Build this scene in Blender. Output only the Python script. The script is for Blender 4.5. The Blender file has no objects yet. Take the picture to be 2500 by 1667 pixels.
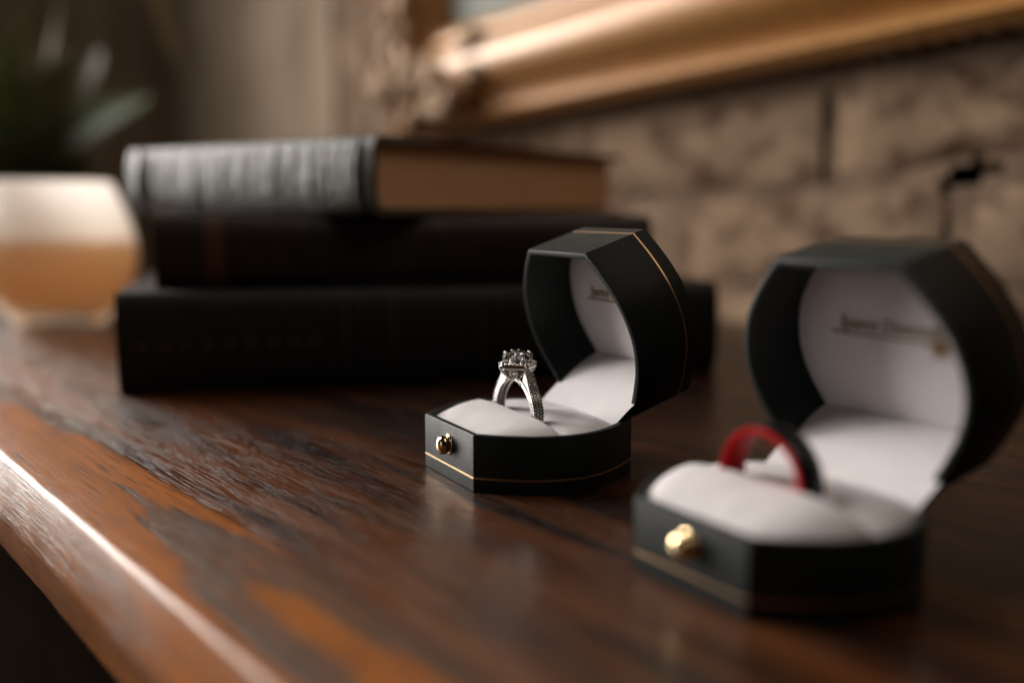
import bpy, bmesh, math, random
from mathutils import Vector, Matrix, noise

# ------------------------------------------------------------------ camera, world, light
sc = bpy.context.scene
MM = 0.001
R = math.radians
cam_d = bpy.data.cameras.new('camera'); cam = bpy.data.objects.new('camera', cam_d)
sc.collection.objects.link(cam); sc.camera = cam
cam.location = (0, 0, 75.5 * MM); cam.rotation_euler = (R(90) - 0.131, 0, 0)
cam_d.lens = 35; cam_d.sensor_width = 36; cam_d.clip_start = 0.005; cam_d.clip_end = 60
cam_d.dof.use_dof = True; cam_d.dof.focus_distance = 0.282; cam_d.dof.aperture_fstop = 3.4
cam_d.dof.aperture_blades = 0

world = bpy.data.worlds.new('World'); sc.world = world; world.use_nodes = True
bgn = world.node_tree.nodes['Background']
bgn.inputs[0].default_value = (0.72, 0.70, 0.66, 1); bgn.inputs[1].default_value = 0.006

def area(name, loc, target, sx, sy, power, col):
    l = bpy.data.lights.new(name, 'AREA'); l.shape = 'RECTANGLE'; l.size = sx; l.size_y = sy
    l.energy = power; l.color = col
    o = bpy.data.objects.new(name, l); sc.collection.objects.link(o); o.location = loc
    d = Vector(target) - Vector(loc); o.rotation_euler = d.to_track_quat('-Z', 'Y').to_euler()
    return o
area('window_light', (-1.70, 1.00, 1.50), (0.0, 0.42, 0.10), 1.1, 1.1, 33, (1.0, 0.955, 0.91))
area('low_window_light', (-1.66, 1.48, 0.42), (-0.2, 0.6, 0.05), 1.0, 0.9, 66, (1.0, 0.94, 0.88))
area('room_window_light', (-2.0, -0.9, 0.5), (0.0, 0.4, 0.0), 1.2, 1.2, 2.6, (1.0, 0.95, 0.90))
area('overhead_fill_light', (0.9, -0.5, 2.2), (0.0, 0.4, 0.1), 1.5, 1.5, 8.5, (1.0, 0.84, 0.69))  # added fill lamp above right, lifts the page edges; no ceiling stands there

sc.view_settings.view_transform = 'Standard'; sc.view_settings.look = 'None'
sc.view_settings.exposure = 0; sc.view_settings.gamma = 1
sc.cycles.use_denoising = True
sc.cycles.max_bounces = 14; sc.cycles.transmission_bounces = 12; sc.cycles.glossy_bounces = 6
sc.cycles.sample_clamp_indirect = 6; sc.cycles.caustics_reflective = False; sc.cycles.caustics_refractive = False

# ------------------------------------------------------------------ helpers
def link(o): sc.collection.objects.link(o); return o
def thing(name, label, cat, loc=(0, 0, 0), rz=0, group=None):
    o = link(bpy.data.objects.new(name, None)); o.empty_display_size = 0.01
    o.location = loc; o.rotation_euler = (0, 0, rz); tag(o, label, cat, group); return o
def tag(o, label=None, cat=None, group=None, kind=None):
    if label: o['label'] = label
    if cat: o['category'] = cat
    if group: o['group'] = group
    if kind: o['kind'] = kind
    return o
def mesh(name, verts, faces, mat, parent=None, smooth=40, mm=True):
    k = MM if mm else 1
    me = bpy.data.meshes.new(name)
    me.from_pydata([(v[0]*k, v[1]*k, v[2]*k) for v in verts], [], faces); me.validate()
    bm = bmesh.new(); bm.from_mesh(me); bmesh.ops.recalc_face_normals(bm, faces=bm.faces)
    finish(bm, me, smooth)
    return wrap(name, me, mat, parent)
def finish(bm, me, smooth):
    for f in bm.faces: f.smooth = smooth > 0
    if smooth > 0:
        for e in bm.edges:
            if len(e.link_faces) == 2 and e.calc_face_angle(0) > R(smooth): e.smooth = False
    bm.to_mesh(me); bm.free()
def wrap(name, me, mat, parent=None):
    o = link(bpy.data.objects.new(name, me))
    if mat: 
        if not me.materials: me.materials.append(mat)
    if parent: o.parent = parent
    return o
def loops(rings, closed=True, cap0=True, cap1=True):
    """bridge equal-length rings of points"""
    v = []; f = []; n = len(rings[0])
    for r in rings: v += list(r)
    for i in range(len(rings) - 1):
        for j in range(n if closed else n - 1):
            a = i*n + j; b = i*n + (j+1) % n
            f.append((a, b, b + n, a + n))
    if cap0: f.append(tuple(range(n - 1, -1, -1)))
    if cap1: f.append(tuple(range((len(rings)-1)*n, len(rings)*n)))
    return v, f
def lathe(prof, n=48, cap0=False, cap1=False, c=(0, 0, 0)):
    return loops([[(c[0]+r*math.cos(2*math.pi*k/n), c[1]+r*math.sin(2*math.pi*k/n), c[2]+z) for k in range(n)] for r, z in prof], True, cap0, cap1)
class MB:
    def __init__(s): s.v = []; s.f = []
    def add(s, vf):
        o = len(s.v); s.v += vf[0]; s.f += [tuple(i+o for i in q) for q in vf[1]]; return s
    def box(s, x0, x1, y0, y1, z0, z1):
        return s.add(([(x, y, z) for z in (z0, z1) for y in (y0, y1) for x in (x0, x1)],
                      [(0,2,3,1),(4,5,7,6),(0,1,5,4),(2,6,7,3),(0,4,6,2),(1,3,7,5)]))
    def build(s, name, mat, parent=None, smooth=40): return mesh(name, s.v, s.f, mat, parent, smooth)
def xf(vf, M): return ([tuple(M @ Vector(p)) for p in vf[0]], vf[1])
def sphere(c, r, n=10, m=7, sz=(1, 1, 1)):
    rings = []
    for i in range(1, m):
        a = math.pi*i/m
        rings.append([(c[0]+r*sz[0]*math.sin(a)*math.cos(2*math.pi*k/n), c[1]+r*sz[1]*math.sin(a)*math.sin(2*math.pi*k/n), c[2]-r*sz[2]*math.cos(a)) for k in range(n)])
    v, f = loops(rings, True, False, False)
    v.append((c[0], c[1], c[2]-r*sz[2])); v.append((c[0], c[1], c[2]+r*sz[2]))
    b = len(v)-2; t = len(v)-1; o = (m-2)*n
    for k in range(n):
        f.append((b, (k+1) % n, k)); f.append((t, o+k, o+(k+1) % n))
    return v, f
def tube(pts, rad, n=8):
    rings = []; up = Vector((0.03, 0.02, 1))
    P = [Vector(p) for p in pts]
    for i, p in enumerate(P):
        d = (P[min(i+1, len(P)-1)] - P[max(i-1, 0)]).normalized()
        a = d.cross(up if abs(d.z) < .95 else Vector((1, 0, 0))).normalized(); b = d.cross(a)
        r = rad[i] if isinstance(rad, (list, tuple)) else rad
        rings.append([tuple(p + r*(a*math.cos(2*math.pi*k/n) + b*math.sin(2*math.pi*k/n))) for k in range(n)])
    return loops(rings)
def torus(c, ax, R0, r, n=24, m=8):
    ax = Vector(ax).normalized(); a = ax.orthogonal().normalized(); b = ax.cross(a); c = Vector(c)
    v = []; f = []
    for i in range(n):
        d = a*math.cos(2*math.pi*i/n)+b*math.sin(2*math.pi*i/n)
        for j in range(m):
            v.append(tuple(c + d*(R0 + r*math.cos(2*math.pi*j/m)) + ax*r*math.sin(2*math.pi*j/m)))
    for i in range(n):
        for j in range(m):
            f.append((i*m+j, ((i+1) % n)*m+j, ((i+1) % n)*m+(j+1) % m, i*m+(j+1) % m))
    return v, f

# ------------------------------------------------------------------ materials
class NT:
    def __init__(s, name):
        s.m = bpy.data.materials.new(name); s.m.use_nodes = True; s.t = s.m.node_tree
        s.b = s.t.nodes['Principled BSDF']; s.out = s.t.nodes['Material Output']
    def n(s, kind, **kw):
        nd = s.t.nodes.new(kind)
        for k, v in kw.items(): setattr(nd, k, v)
        return nd
    def l(s, a, b): s.t.links.new(a, b)
    def coord(s, scale=(1, 1, 1), loc=(0, 0, 0), rot=(0, 0, 0), gen='Object'):
        tc = s.n('ShaderNodeTexCoord'); mp = s.n('ShaderNodeMapping')
        mp.inputs['Scale'].default_value = scale; mp.inputs['Location'].default_value = loc; mp.inputs['Rotation'].default_value = rot
        s.l(tc.outputs[gen], mp.inputs[0]); return mp.outputs[0]
    def noise(s, vec, scale=1, detail=3, rough=.5, dist=0):
        nd = s.n('ShaderNodeTexNoise'); nd.inputs['Scale'].default_value = scale; nd.inputs['Detail'].default_value = detail
        nd.inputs['Roughness'].default_value = rough; nd.inputs['Distortion'].default_value = dist
        s.l(vec, nd.inputs['Vector']); return nd.outputs['Fac']
    def ramp(s, fac, stops):
        nd = s.n('ShaderNodeValToRGB'); e = nd.color_ramp.elements
        while len(e) < len(stops): e.new(0.5)
        for q, (p, c) in zip(e, stops):
            q.position = p; q.color = (c, c, c, 1) if isinstance(c, (int, float)) else (*c, 1)
        s.l(fac, nd.inputs[0]); return nd.outputs[0]
    def mix(s, fac, a, b, mode='MIX'):
        nd = s.n('ShaderNodeMix', data_type='RGBA', blend_type=mode)
        for sock, val in ((nd.inputs[0], fac), (nd.inputs[6], a), (nd.inputs[7], b)):
            if hasattr(val, 'is_linked'): s.l(val, sock)
            elif isinstance(val, (int, float)): sock.default_value = val
            else: sock.default_value = (*val, 1)
        return nd.outputs[2]
    def math(s, op, a, b=0.0, c=0.0):
        nd = s.n('ShaderNodeMath', operation=op)
        for sock, val in zip(nd.inputs, (a, b, c)):
            if hasattr(val, 'is_linked'): s.l(val, sock)
            else: sock.default_value = val
        return nd.outputs[0]
    def bump(s, h, dist, strength=1.0, normal=None):
        nd = s.n('ShaderNodeBump'); nd.inputs['Distance'].default_value = dist; nd.inputs['Strength'].default_value = strength
        s.l(h, nd.inputs['Height'])
        if normal: s.l(normal, nd.inputs['Normal'])
        return nd.outputs[0]
    def set(s, **kw):
        for k, v in kw.items():
            sock = s.b.inputs[k.replace('_', ' ')]
            if hasattr(v, 'is_linked'): s.l(v, sock)
            elif isinstance(v, (tuple, list)) and len(v) == 3 and sock.type == 'RGBA': sock.default_value = (*v, 1)
            else: sock.default_value = v
        return s

def mat_wood(name, strip):
    t = NT(name)
    # grain runs along local x; slow warp so the figure wanders
    warp = t.noise(t.coord((2.2, 11, 11)), 1, 2)
    vec = t.coord((1, 1, 1)); off = t.n('ShaderNodeCombineXYZ')
    t.l(t.math('MULTIPLY', t.math('SUBTRACT', warp, .5), .010 if strip else .006), off.inputs[1])
    add = t.n('ShaderNodeVectorMath', operation='ADD'); t.l(vec, add.inputs[0]); t.l(off.outputs[0], add.inputs[1])
    def stretched(sx, sy, scale=1, detail=3, rough=.55, dist=0.0, loc=(0, 0, 0)):
        mp = t.n('ShaderNodeMapping'); mp.inputs['Scale'].default_value = (sx, sy, sy); mp.inputs['Location'].default_value = loc
        t.l(add.outputs[0], mp.inputs[0]); return t.noise(mp.outputs[0], scale, detail, rough, dist)
    pores = stretched(38, 1900, 1, 3, .6)                     # fine open pores
    porem = t.ramp(pores, [(.52, 0), (.60, 1)])
    streak = stretched(6, 300, 1, 5, .65)
    if strip:
        sep = t.n('ShaderNodeSeparateXYZ'); t.l(add.outputs[0], sep.inputs[0])
        Y = t.math('DIVIDE', t.math('SUBTRACT', sep.outputs[1], .0790), .0080)
        q = t.math('SUBTRACT', t.math('MULTIPLY', Y, Y), t.math('DIVIDE', sep.outputs[0], .046))
        nz = stretched(9, 60, 1, 3, .5, 0, (3.1, 1.3, 0))
        wv = t.math('SINE', t.math('ADD', t.math('MULTIPLY', q, .95), t.math('MULTIPLY', nz, 7.0)))
        e_ = t.math('ADD', wv, t.math('MULTIPLY', t.math('SUBTRACT', streak, .5), 2.6))
        m = t.ramp(t.math('MULTIPLY_ADD', e_, .25, .5), [(.53, 0), (.60, 1)])
        lines = stretched(9, 900, 1, 3, .6)
        m = t.math('MULTIPLY', m, t.ramp(lines, [(.30, .35), (.55, 1)]))
        m = t.math('MULTIPLY', m, t.ramp(t.math('MULTIPLY', sep.outputs[1], 10.0), [(.630, .45), (.66, 1)]))
        col = t.mix(streak, (.22, .064, .012), (.52, .172, .034))
        dark = t.mix(lines, (.036, .021, .014), (.115, .072, .048))
        col = t.mix(m, col, dark)
        col = t.mix(t.math('MULTIPLY', porem, .7), col, (.030, .014, .008))
        rough = t.math('ADD', t.math('MULTIPLY', m, .04), .38)
        h = t.math('SUBTRACT', t.math('MULTIPLY', streak, .25), t.math('MULTIPLY', porem, t.math('ADD', t.math('MULTIPLY', m, .40), .25)))
        bd = .00009
    else:
        big = stretched(4.5, 60, 1, 4, .6, .2, (1.7, .3, 0))
        m = t.ramp(big, [(.42, 0), (.64, 1)])
        lightc = t.mix(streak, (.016, .0046, .002), (.100, .027, .0075))
        darkc = t.mix(streak, (.004, .0024, .002), (.011, .0056, .004))
        col = t.mix(m, darkc, lightc)
        sep = t.n('ShaderNodeSeparateXYZ'); t.l(add.outputs[0], sep.inputs[0])
        wear = t.ramp(t.math('MULTIPLY', sep.outputs[1], 4.0), [(.37, 1), (.82, 0)])          # rubbed lighter towards the front edge
        wm = t.ramp(t.math('ADD', stretched(5, 52, 1, 4, .6, .2, (6.1, 2.3, 0)), t.math('MULTIPLY', wear, .10)), [(.50, 0), (.62, 1)])
        col = t.mix(t.math('MULTIPLY', t.math('MULTIPLY', wm, wear), .48), col, t.mix(streak, (.12, .032, .007), (.40, .125, .026)))
        fine = t.ramp(stretched(16, 1300, 1, 2, .5, 0, (1, 5, 0)), [(.54, 0), (.66, 1)])
        col = t.mix(t.math('MULTIPLY', fine, .20), col, (.26, .135, .065))
        col = t.mix(t.math('MULTIPLY', porem, .6), col, (.008, .005, .004))
        sc_ = t.ramp(t.noise(t.coord((210, 60, 60), rot=(0, 0, .5)), 1, 2, .5), [(.70, 0), (.76, 1)])
        col = t.mix(t.math('MULTIPLY', sc_, .18), col, (.22, .13, .08))
        rough = t.math('ADD', t.math('MULTIPLY', streak, .14), .22)
        h = t.math('SUBTRACT', t.math('MULTIPLY', streak, .5), t.math('MULTIPLY', porem, .7))
        bd = .00011
    dust = t.ramp(t.noise(t.coord((700, 700, 700)), 1, 2, .5), [(.72, 0), (.78, 1)])
    col = t.mix(t.math('MULTIPLY', dust, .10), col, (.4, .33, .27))
    t.set(Base_Color=col, Roughness=rough, Specular_IOR_Level=.25 if strip else .22, Normal=t.bump(h, bd, .8))
    t.set(Coat_Weight=.0 if strip else .05, Coat_Roughness=.22)
    return t.m
def mat_leather(name, col, rough=.42, scale=2600, bd=.00006, spec=.5, worn=None):
    t = NT(name)
    v = t.n('ShaderNodeTexVoronoi'); v.inputs['Scale'].default_value = scale; t.l(t.coord(), v.inputs['Vector'])
    n2 = t.noise(t.coord((120, 120, 120)), 1, 4)
    c = t.mix(n2, tuple(x*.75 for x in col), tuple(x*1.3 for x in col))
    if worn:
        w = t.ramp(t.noise(t.coord((40, 150, 150)), 1, 5, .65), [(.52, 0), (.68, 1)])
        c = t.mix(t.math('MULTIPLY', w, .6), c, worn)
    t.set(Base_Color=c, Roughness=t.math('ADD', t.math('MULTIPLY', n2, .2), rough-.1), Specular_IOR_Level=spec,
          Normal=t.bump(v.outputs['Distance'], bd, .6, t.bump(t.noise(t.coord((170, 14, 22)), 1, 4, .6), .0022, .8) if worn else None))
    return t.m
def mat_simple(name, col, rough=.5, metal=0, spec=.5, var=.15, vs=60, bd=0, bs=300):
    t = NT(name)
    n2 = t.noise(t.coord((vs,)*3), 1, 4)
    t.set(Base_Color=t.mix(n2, tuple(x*(1-var) for x in col), tuple(min(1, x*(1+var)) for x in col)), Roughness=rough, Metallic=metal, Specular_IOR_Level=spec)
    if bd: t.set(Normal=t.bump(t.noise(t.coord((bs,)*3), 1, 4), bd, .7))
    return t.m
def mat_satin(name):
    t = NT(name)
    n2 = t.noise(t.coord((4000, 900, 900)), 1, 2); n3 = t.noise(t.coord((180,)*3), 1, 3)
    t.set(Base_Color=t.mix(n3, (.69, .645, .65), (.75, .71, .71)), Roughness=.62, Specular_IOR_Level=.3, Sheen_Weight=.25, Sheen_Roughness=.4,
          Normal=t.bump(t.math('ADD', t.math('MULTIPLY', n2, .12), n3), .00012, .5))
    return t.m
def mat_gold(name, col=(.80, .58, .30), rough=.12):
    t = NT(name); t.set(Base_Color=col, Metallic=1.0, Roughness=rough)
    t.set(Normal=t.bump(t.noise(t.coord((900,)*3), 1, 2), .00001, .3)); return t.m
def mat_gem(name, k=.18):
    t = NT(name); t.set(Base_Color=(.98, .985, .98), Roughness=0.0, IOR=2.42, Transmission_Weight=1.0)
    g = t.n('ShaderNodeBsdfGlossy'); g.inputs[0].default_value = (.93, .93, .92, 1); g.inputs['Roughness'].default_value = .04   # light thrown back by the inner facets
    mx = t.n('ShaderNodeMixShader'); mx.inputs[0].default_value = k; t.l(t.b.outputs[0], mx.inputs[1]); t.l(g.outputs[0], mx.inputs[2]); t.l(mx.outputs[0], t.out.inputs['Surface'])
    return t.m
def mat_pages(name):
    t = NT(name)
    ln = t.noise(t.coord((6, 6, 2600)), 1, 2, .6); n2 = t.noise(t.coord((25, 25, 60)), 1, 3)
    c = t.mix(t.math('ADD', t.math('MULTIPLY', ln, .5), t.math('MULTIPLY', t.noise(t.coord((3, 3, 420)), 1, 3, .6), .5)), (.52, .27, .13), (.98, .66, .42)); c = t.mix(t.math('MULTIPLY', n2, .4), c, (.80, .46, .25))
    t.set(Base_Color=c, Roughness=.75, Specular_IOR_Level=.2, Normal=t.bump(ln, .0001, .5)); return t.m
def mat_brick(name):
    t = NT(name)
    oi = t.n('ShaderNodeObjectInfo')
    a = t.noise(t.coord((30,)*3, gen='Object'), 1, 5, .65, .4); g = t.noise(t.coord((260,)*3), 1, 4, .7)
    c = t.mix(a, (.17, .098, .060), (.38, .275, .18))
    c = t.mix(t.math('MULTIPLY', oi.outputs['Random'], .45), c, (.25, .175, .135))
    blot = t.ramp(t.noise(t.coord((34, 34, 48), loc=(4, 1, 2)), 1, 4, .6), [(.50, 0), (.66, 1)])
    c = t.mix(t.math('MULTIPLY', blot, .9), c, (.085, .045, .028))
    t.set(Base_Color=c, Roughness=.9, Specular_IOR_Level=.15, Normal=t.bump(t.math('ADD', a, t.math('MULTIPLY', g, .5)), .003, .8)); return t.m
def mat_gilt(name):
    t = NT(name)
    a = t.noise(t.coord((70,)*3), 1, 5, .65)
    c = t.mix(a, (.33, .135, .028), (.54, .260, .062))
    pt = t.ramp(t.noise(t.coord((160,)*3, loc=(2, 2, 2)), 1, 4), [(.55, 0), (.72, 1)])
    c = t.mix(t.math('MULTIPLY', pt, .5), c, (.20, .085, .03))
    t.set(Base_Color=c, Metallic=.15, Roughness=.45, Specular_IOR_Level=.5, Coat_Weight=.9, Coat_Roughness=.30, Normal=t.bump(a, .0006, .4)); return t.m

WOOD = mat_wood('stained_oak_top', False); STRIP = mat_wood('worn_oak_edge', True)
LEATHER = mat_leather('black_green_leatherette', (.0062, .0094, .0086), .50, 1900, .00008, spec=.27)
SATIN = mat_satin('white_satin'); GOLD = mat_gold('polished_gold', (.86, .66, .38), .10)
FOIL = mat_gold('gold_foil', (.62, .40, .21), .36)
SILVER = mat_gold('white_gold', (.47, .445, .42), .18); GEM = mat_gem('diamond'); SPARK = mat_gem('small_diamond', .5)
BRONZE = mat_simple('bronze_print', (.24, .14, .045), .5, .3, var=.2, vs=900)
BRICK = mat_brick('painted_brick'); MORTAR = mat_simple('lime_mortar', (.19, .128, .088), .95, spec=.1, var=.35, vs=45, bd=.003, bs=160)
SHADE_WICK = mat_simple('dark_cavity', (.045, .030, .022), .95, spec=.05)  # dark tone painted for shade in the mortar hollow; colours the wick too
GILT = mat_gilt('gilded_wood')
PANEL = mat_simple('pale_grey_picture', (.29, .31, .28), .6, spec=.1, var=.12, vs=9)
BLACKBOOK = mat_leather('black_book_cloth', (.010, .0095, .009), .55, 900, .0001, .35)
GREYBOOK = mat_leather('worn_grey_leather', (.062, .056, .045), .40, 420, .0004, .5, worn=(.18, .16, .135))
BROWNBOOK = mat_leather('dark_brown_leather', (.022, .012, .008), .45, 700, .0002, .45)
BOARD = mat_leather('red_brown_board', (.075, .022, .010), .5, 1200, .0001, .4)
PAGES = mat_pages('aged_page_edges')
GILTPRINT = mat_simple('dull_gilt_tooling', (.075, .045, .02), .6, .3, var=.3, vs=400)
ORANGE = mat_simple('orange_glow_leather', (.085, .028, .011), .5, var=.3, vs=300)  # warm candle light put into the colour of the spine
WAX = None

# ------------------------------------------------------------------ mantel frame: x' along the shelf, y' towards the wall
MZ = math.atan2(-0.784, 0.621)
mdir = Vector((0.621, -0.784, 0)); ndir = Vector((0.784, 0.621, 0))
def shelf_pt(x, s, z=0): return (mdir*x + ndir*s + Vector((0, 0, z))) * MM

# floor and the dark far side of the room
flo = mesh('floor', [(-4000, -2500, -1100), (4000, -2500, -1100), (4000, 6000, -1100), (-4000, 6000, -1100)], [(0, 1, 2, 3)],
           mat_simple('dark_floorboards', (.012, .008, .006), .7, var=.3, vs=5)); tag(flo, kind='structure')

shelf = thing('mantel_shelf', 'dark stained oak mantel shelf with a worn orange front edge', 'shelf', (0, 0, 0), MZ)
X0, X1 = -1750, 700
m = MB()
n = 60
sec = [(92.9, 0.0), (548, 0.0), (548, -26), (92.9, -26)]
m.add(loops([[(X0 + (X1-X0)*i/n, y, z) for y, z in sec] for i in range(n+1)])); m.build('top_board', WOOD, shelf, 30)
rr = 1.3
sec = [(92.55, -26), (92.55, -.2), (92.4, .10), (91.6, .20), (86, .12), (78, .0), (64.9, 0.0), (64.2, -.12), (63.6, -.5), (63.1, -1.3),
       (60.5, -15.0), (60.15, -16.2), (60.2, -17.2), (60.9, -27.0), (61.4, -28.2), (62.6, -28.8), (75, -28.8), (75, -26.02)]
nx = 560
rings = []
for i in range(nx+1):
    x = X0 + (X1-X0)*i/nx
    rg = []
    for y, z in sec:
        w = noise.noise((x*.05, y*.3, z*.3)); w2 = noise.noise((x*.22, 7, z*.4))
        dent = .22*w + .16*w2
        rg.append((x, y + (dent if y < 66 else 0), z - (abs(dent)*.5 if -2 < z < -.05 and y < 70 else 0)))
    rings.append(rg)
m = MB(); m.add(loops(rings)); m.build('front_edge_strip', STRIP, shelf, 50)
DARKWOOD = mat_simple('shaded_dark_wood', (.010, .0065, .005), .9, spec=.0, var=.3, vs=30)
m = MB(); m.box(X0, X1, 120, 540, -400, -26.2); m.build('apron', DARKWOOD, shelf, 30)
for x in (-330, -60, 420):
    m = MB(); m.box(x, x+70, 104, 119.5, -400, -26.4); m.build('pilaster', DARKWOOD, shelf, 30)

# ------------------------------------------------------------------ brick wall (y' = 558), courses run a little uphill
WS = 557.0
def wall_m(tilt): # local frame: x along wall (to the right), y into the wall, z up, tilted in its plane
    return Matrix.Rotation(MZ, 4, 'Z') @ Matrix.Translation((-381.7*MM, WS*MM, 91*MM)) @ Matrix.Rotation(R(tilt), 4, 'Y')
wall = link(bpy.data.objects.new('brick_wall', None)); wall.empty_display_size = .01
wall.matrix_world = wall_m(-2.3)
tag(wall, 'rough painted beige brick wall behind the mantel shelf', 'wall', kind='structure')
random.seed(11)
BL, BH, JN = 211.0, 68.0, 12.0
def brick_mesh(seed, w, h=BH-JN):
    bm = bmesh.new(); nxx, nzz = 12, 5; dep = 26
    vs = {}
    def disp(x, z, edge):
        p = Vector((x*.02 + seed*7, z*.03, seed*3.1))
        return noise.noise(p)*2.2 + noise.noise(p*4)*1.0
    for i in range(nxx+1):
        for j in range(nzz+1):
            u = i/nxx*2-1; v = j/nzz*2-1
            x = w/2*math.copysign(abs(u)**.85, u); z = h/2*math.copysign(abs(v)**.8, v)
            q = Vector((x*.05+seed, z*.05, 2)); x += noise.noise(q*1.3)*2.6*abs(u)**6; z += noise.noise(q*1.7+Vector((9, 0, 0)))*2.4*abs(v)**6
            rnd = max(abs(u)**10, abs(v)**8)
            vs[i, j, 0] = bm.verts.new(((x)*MM, (-12 + 3.8*rnd + disp(x, z, rnd)*1.5)*MM, z*MM))
    for i in range(nxx+1):
        for j in range(nzz+1):
            if i in (0, nxx) or j in (0, nzz):
                c = vs[i, j, 0].co; vs[i, j, 1] = bm.verts.new((c.x*1.005, dep*MM-.012, c.z*1.01))
    for i in range(nxx):
        for j in range(nzz): bm.faces.new((vs[i, j, 0], vs[i+1, j, 0], vs[i+1, j+1, 0], vs[i, j+1, 0]))
        bm.faces.new((vs[i, 0, 0], vs[i, 0, 1], vs[i+1, 0, 1], vs[i+1, 0, 0])); bm.faces.new((vs[i, nzz, 0], vs[i+1, nzz, 0], vs[i+1, nzz, 1], vs[i, nzz, 1]))
    for j in range(nzz):
        bm.faces.new((vs[0, j, 0], vs[0, j+1, 0], vs[0, j+1, 1], vs[0, j, 1])); bm.faces.new((vs[nxx, j, 0], vs[nxx, j, 1], vs[nxx, j+1, 1], vs[nxx, j+1, 0]))
    me = bpy.data.meshes.new('brick'); bmesh.ops.recalc_face_normals(bm, faces=bm.faces); finish(bm, me, 60); me.materials.append(BRICK); return me
bmeshes = [brick_mesh(s, BL-JN) for s in range(7)]
# bed joints at local z = 0, +-68 ...; upper course (z 0..68) has a vertical joint at shelf x=+77 (local 8)
WX0, WX1 = -1130.0, 560.0
for ci in range(-3, 9):
    off = 8.0 if ci % 2 == 0 else 8.0 + 86.0
    k0 = int(math.floor((WX0-off)/BL)); k1 = int(math.ceil((WX1-off)/BL))
    for k in range(k0, k1):
        xc = off + k*BL + BL/2
        if xc < -640 or xc > WX1: continue
        o = link(bpy.data.objects.new('brick', bmeshes[random.randrange(7)])); o.parent = wall
        flip = random.random() < .5
        bite = ci in (0, -1) and abs(xc-98) < 160
        if bite: flip = False; o.data = o.data.copy()
        o.location = (xc*MM, random.uniform(-2.5, 2.0)*MM, (ci*BH + BH/2 + random.uniform(-2.5, 2.5))*MM)
        o.scale = (random.uniform(.96, 1.03), 1, random.uniform(.94, 1.05))
        o.rotation_euler = (0, (math.pi if flip else 0) + R(random.uniform(-1.3, 1.3)), 0)
        if bite:
            for q_ in o.data.vertices:
                x_ = xc + q_.co.x*1000; z_ = ci*BH + BH/2 + q_.co.z*1000
                if abs(x_-100)/30 + abs(z_-2-(x_-100)*.42)/13 < 1: q_.co.y += .032
m = MB(); cs = 6.0
gx0, gx1, gz0, gz1 = WX0, WX1+60, -210.0, 640.0
nxg = int((gx1-gx0)/cs); nzg = int((gz1-gz0)/cs)
vv = []; ff = []
for j in range(nzg+1):
    for i in range(nxg+1):
        x = gx0+i*cs; z = gz0+j*cs
        vv.append((x, (-7.0 if x > -560 else -11.0) + 3.2*noise.noise((x*.03, z*.03, 5)) + 1.6*noise.noise((x*.11, z*.11, 2)), z))
for j in range(nzg):
    for i in range(nxg):
        x = gx0+(i+.5)*cs; z = gz0+(j+.5)*cs
        if abs(x-98)/26 + abs(z-(x-98)*.3)/9 < 1 + .3*noise.noise((x*.2, z*.2, 1)): continue         # a hollow where the mortar has fallen out
        a = j*(nxg+1)+i; ff.append((a, a+1, a+nxg+2, a+nxg+1))
mesh('mortar_bed', vv, ff, MORTAR, wall, 60)
m = MB(); m.box(gx0, gx1, 30, 60, gz0, gz1); m.build('wall_core', SHADE_WICK, wall, 30)

PLASTER = mat_simple('beige_plaster', (.27, .205, .145), .9, spec=.15, var=.3, vs=14, bd=.002, bs=60)
m = MB(); v, f = [], []
for j in range(41):
    for i in range(41):
        x = WX0-8 + (-610-WX0+8)*i/40; z = -205 + 840*j/40
        v.append((x, -15 - 2.2*noise.noise((x*.012, z*.012, 3)), z))
for j in range(40):
    for i in range(40): a = j*41+i; f.append((a, a+1, a+42, a+41))
mesh('plaster_skim', v, f, PLASTER, wall, 60)
m = MB(); m.box(WX0-12, WX0-.5, -13, 60, -210, 640); m.build('wall_end', PLASTER, wall, 30)
# added dark cloth past the wall end, blocks window light from the plaster
ct_ = thing('backdrop', 'added dark brown cloth hanging in folds behind the plant, shading the wall end', 'backdrop', (-.485, 1.500, 0), math.atan2(-.621, -.784))
v, f = [], []; ncu = 90
for k, zz in enumerate((-400, 0, 400, 900)):
    for i in range(ncu+1):
        x = 420*i/ncu; v.append((x, 7*math.sin(i*.55+.4*k)+3*math.sin(i*1.37), zz))
for k in range(3):
    for i in range(ncu): a = k*(ncu+1)+i; f.append((a, a+1, a+ncu+2, a+ncu+1))
b_ = len(v); v += [(x, y+3, z) for x, y, z in v]; f += [tuple(b_+q for q in reversed(g)) for g in f]
mesh('cloth', v, f, mat_simple('dark_brown_cloth', (.22, .18, .14), .9, spec=.1, var=.5, vs=5), ct_, 80)

# dark wall far off at the end of the room
fw = mesh('far_wall', [(-3600, 3000, -1100), (900, 3900, -1100), (900, 3900, 2200), (-3600, 3000, 2200)], [(0, 1, 2, 3)],
          mat_simple('dark_brown_plaster', (.13, .085, .055), .8, spec=.2, var=.5, vs=1.6)); tag(fw, kind='structure')

# ------------------------------------------------------------------ gilded picture frame hung on the wall
fr = link(bpy.data.objects.new('picture_frame', None)); fr.empty_display_size = .01
fr.matrix_world = wall_m(-2.5) @ Matrix.Translation((0, -.018, 0))
tag(fr, 'gilded carved wooden frame with a pale grey picture hung on the brick wall', 'picture frame')
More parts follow.
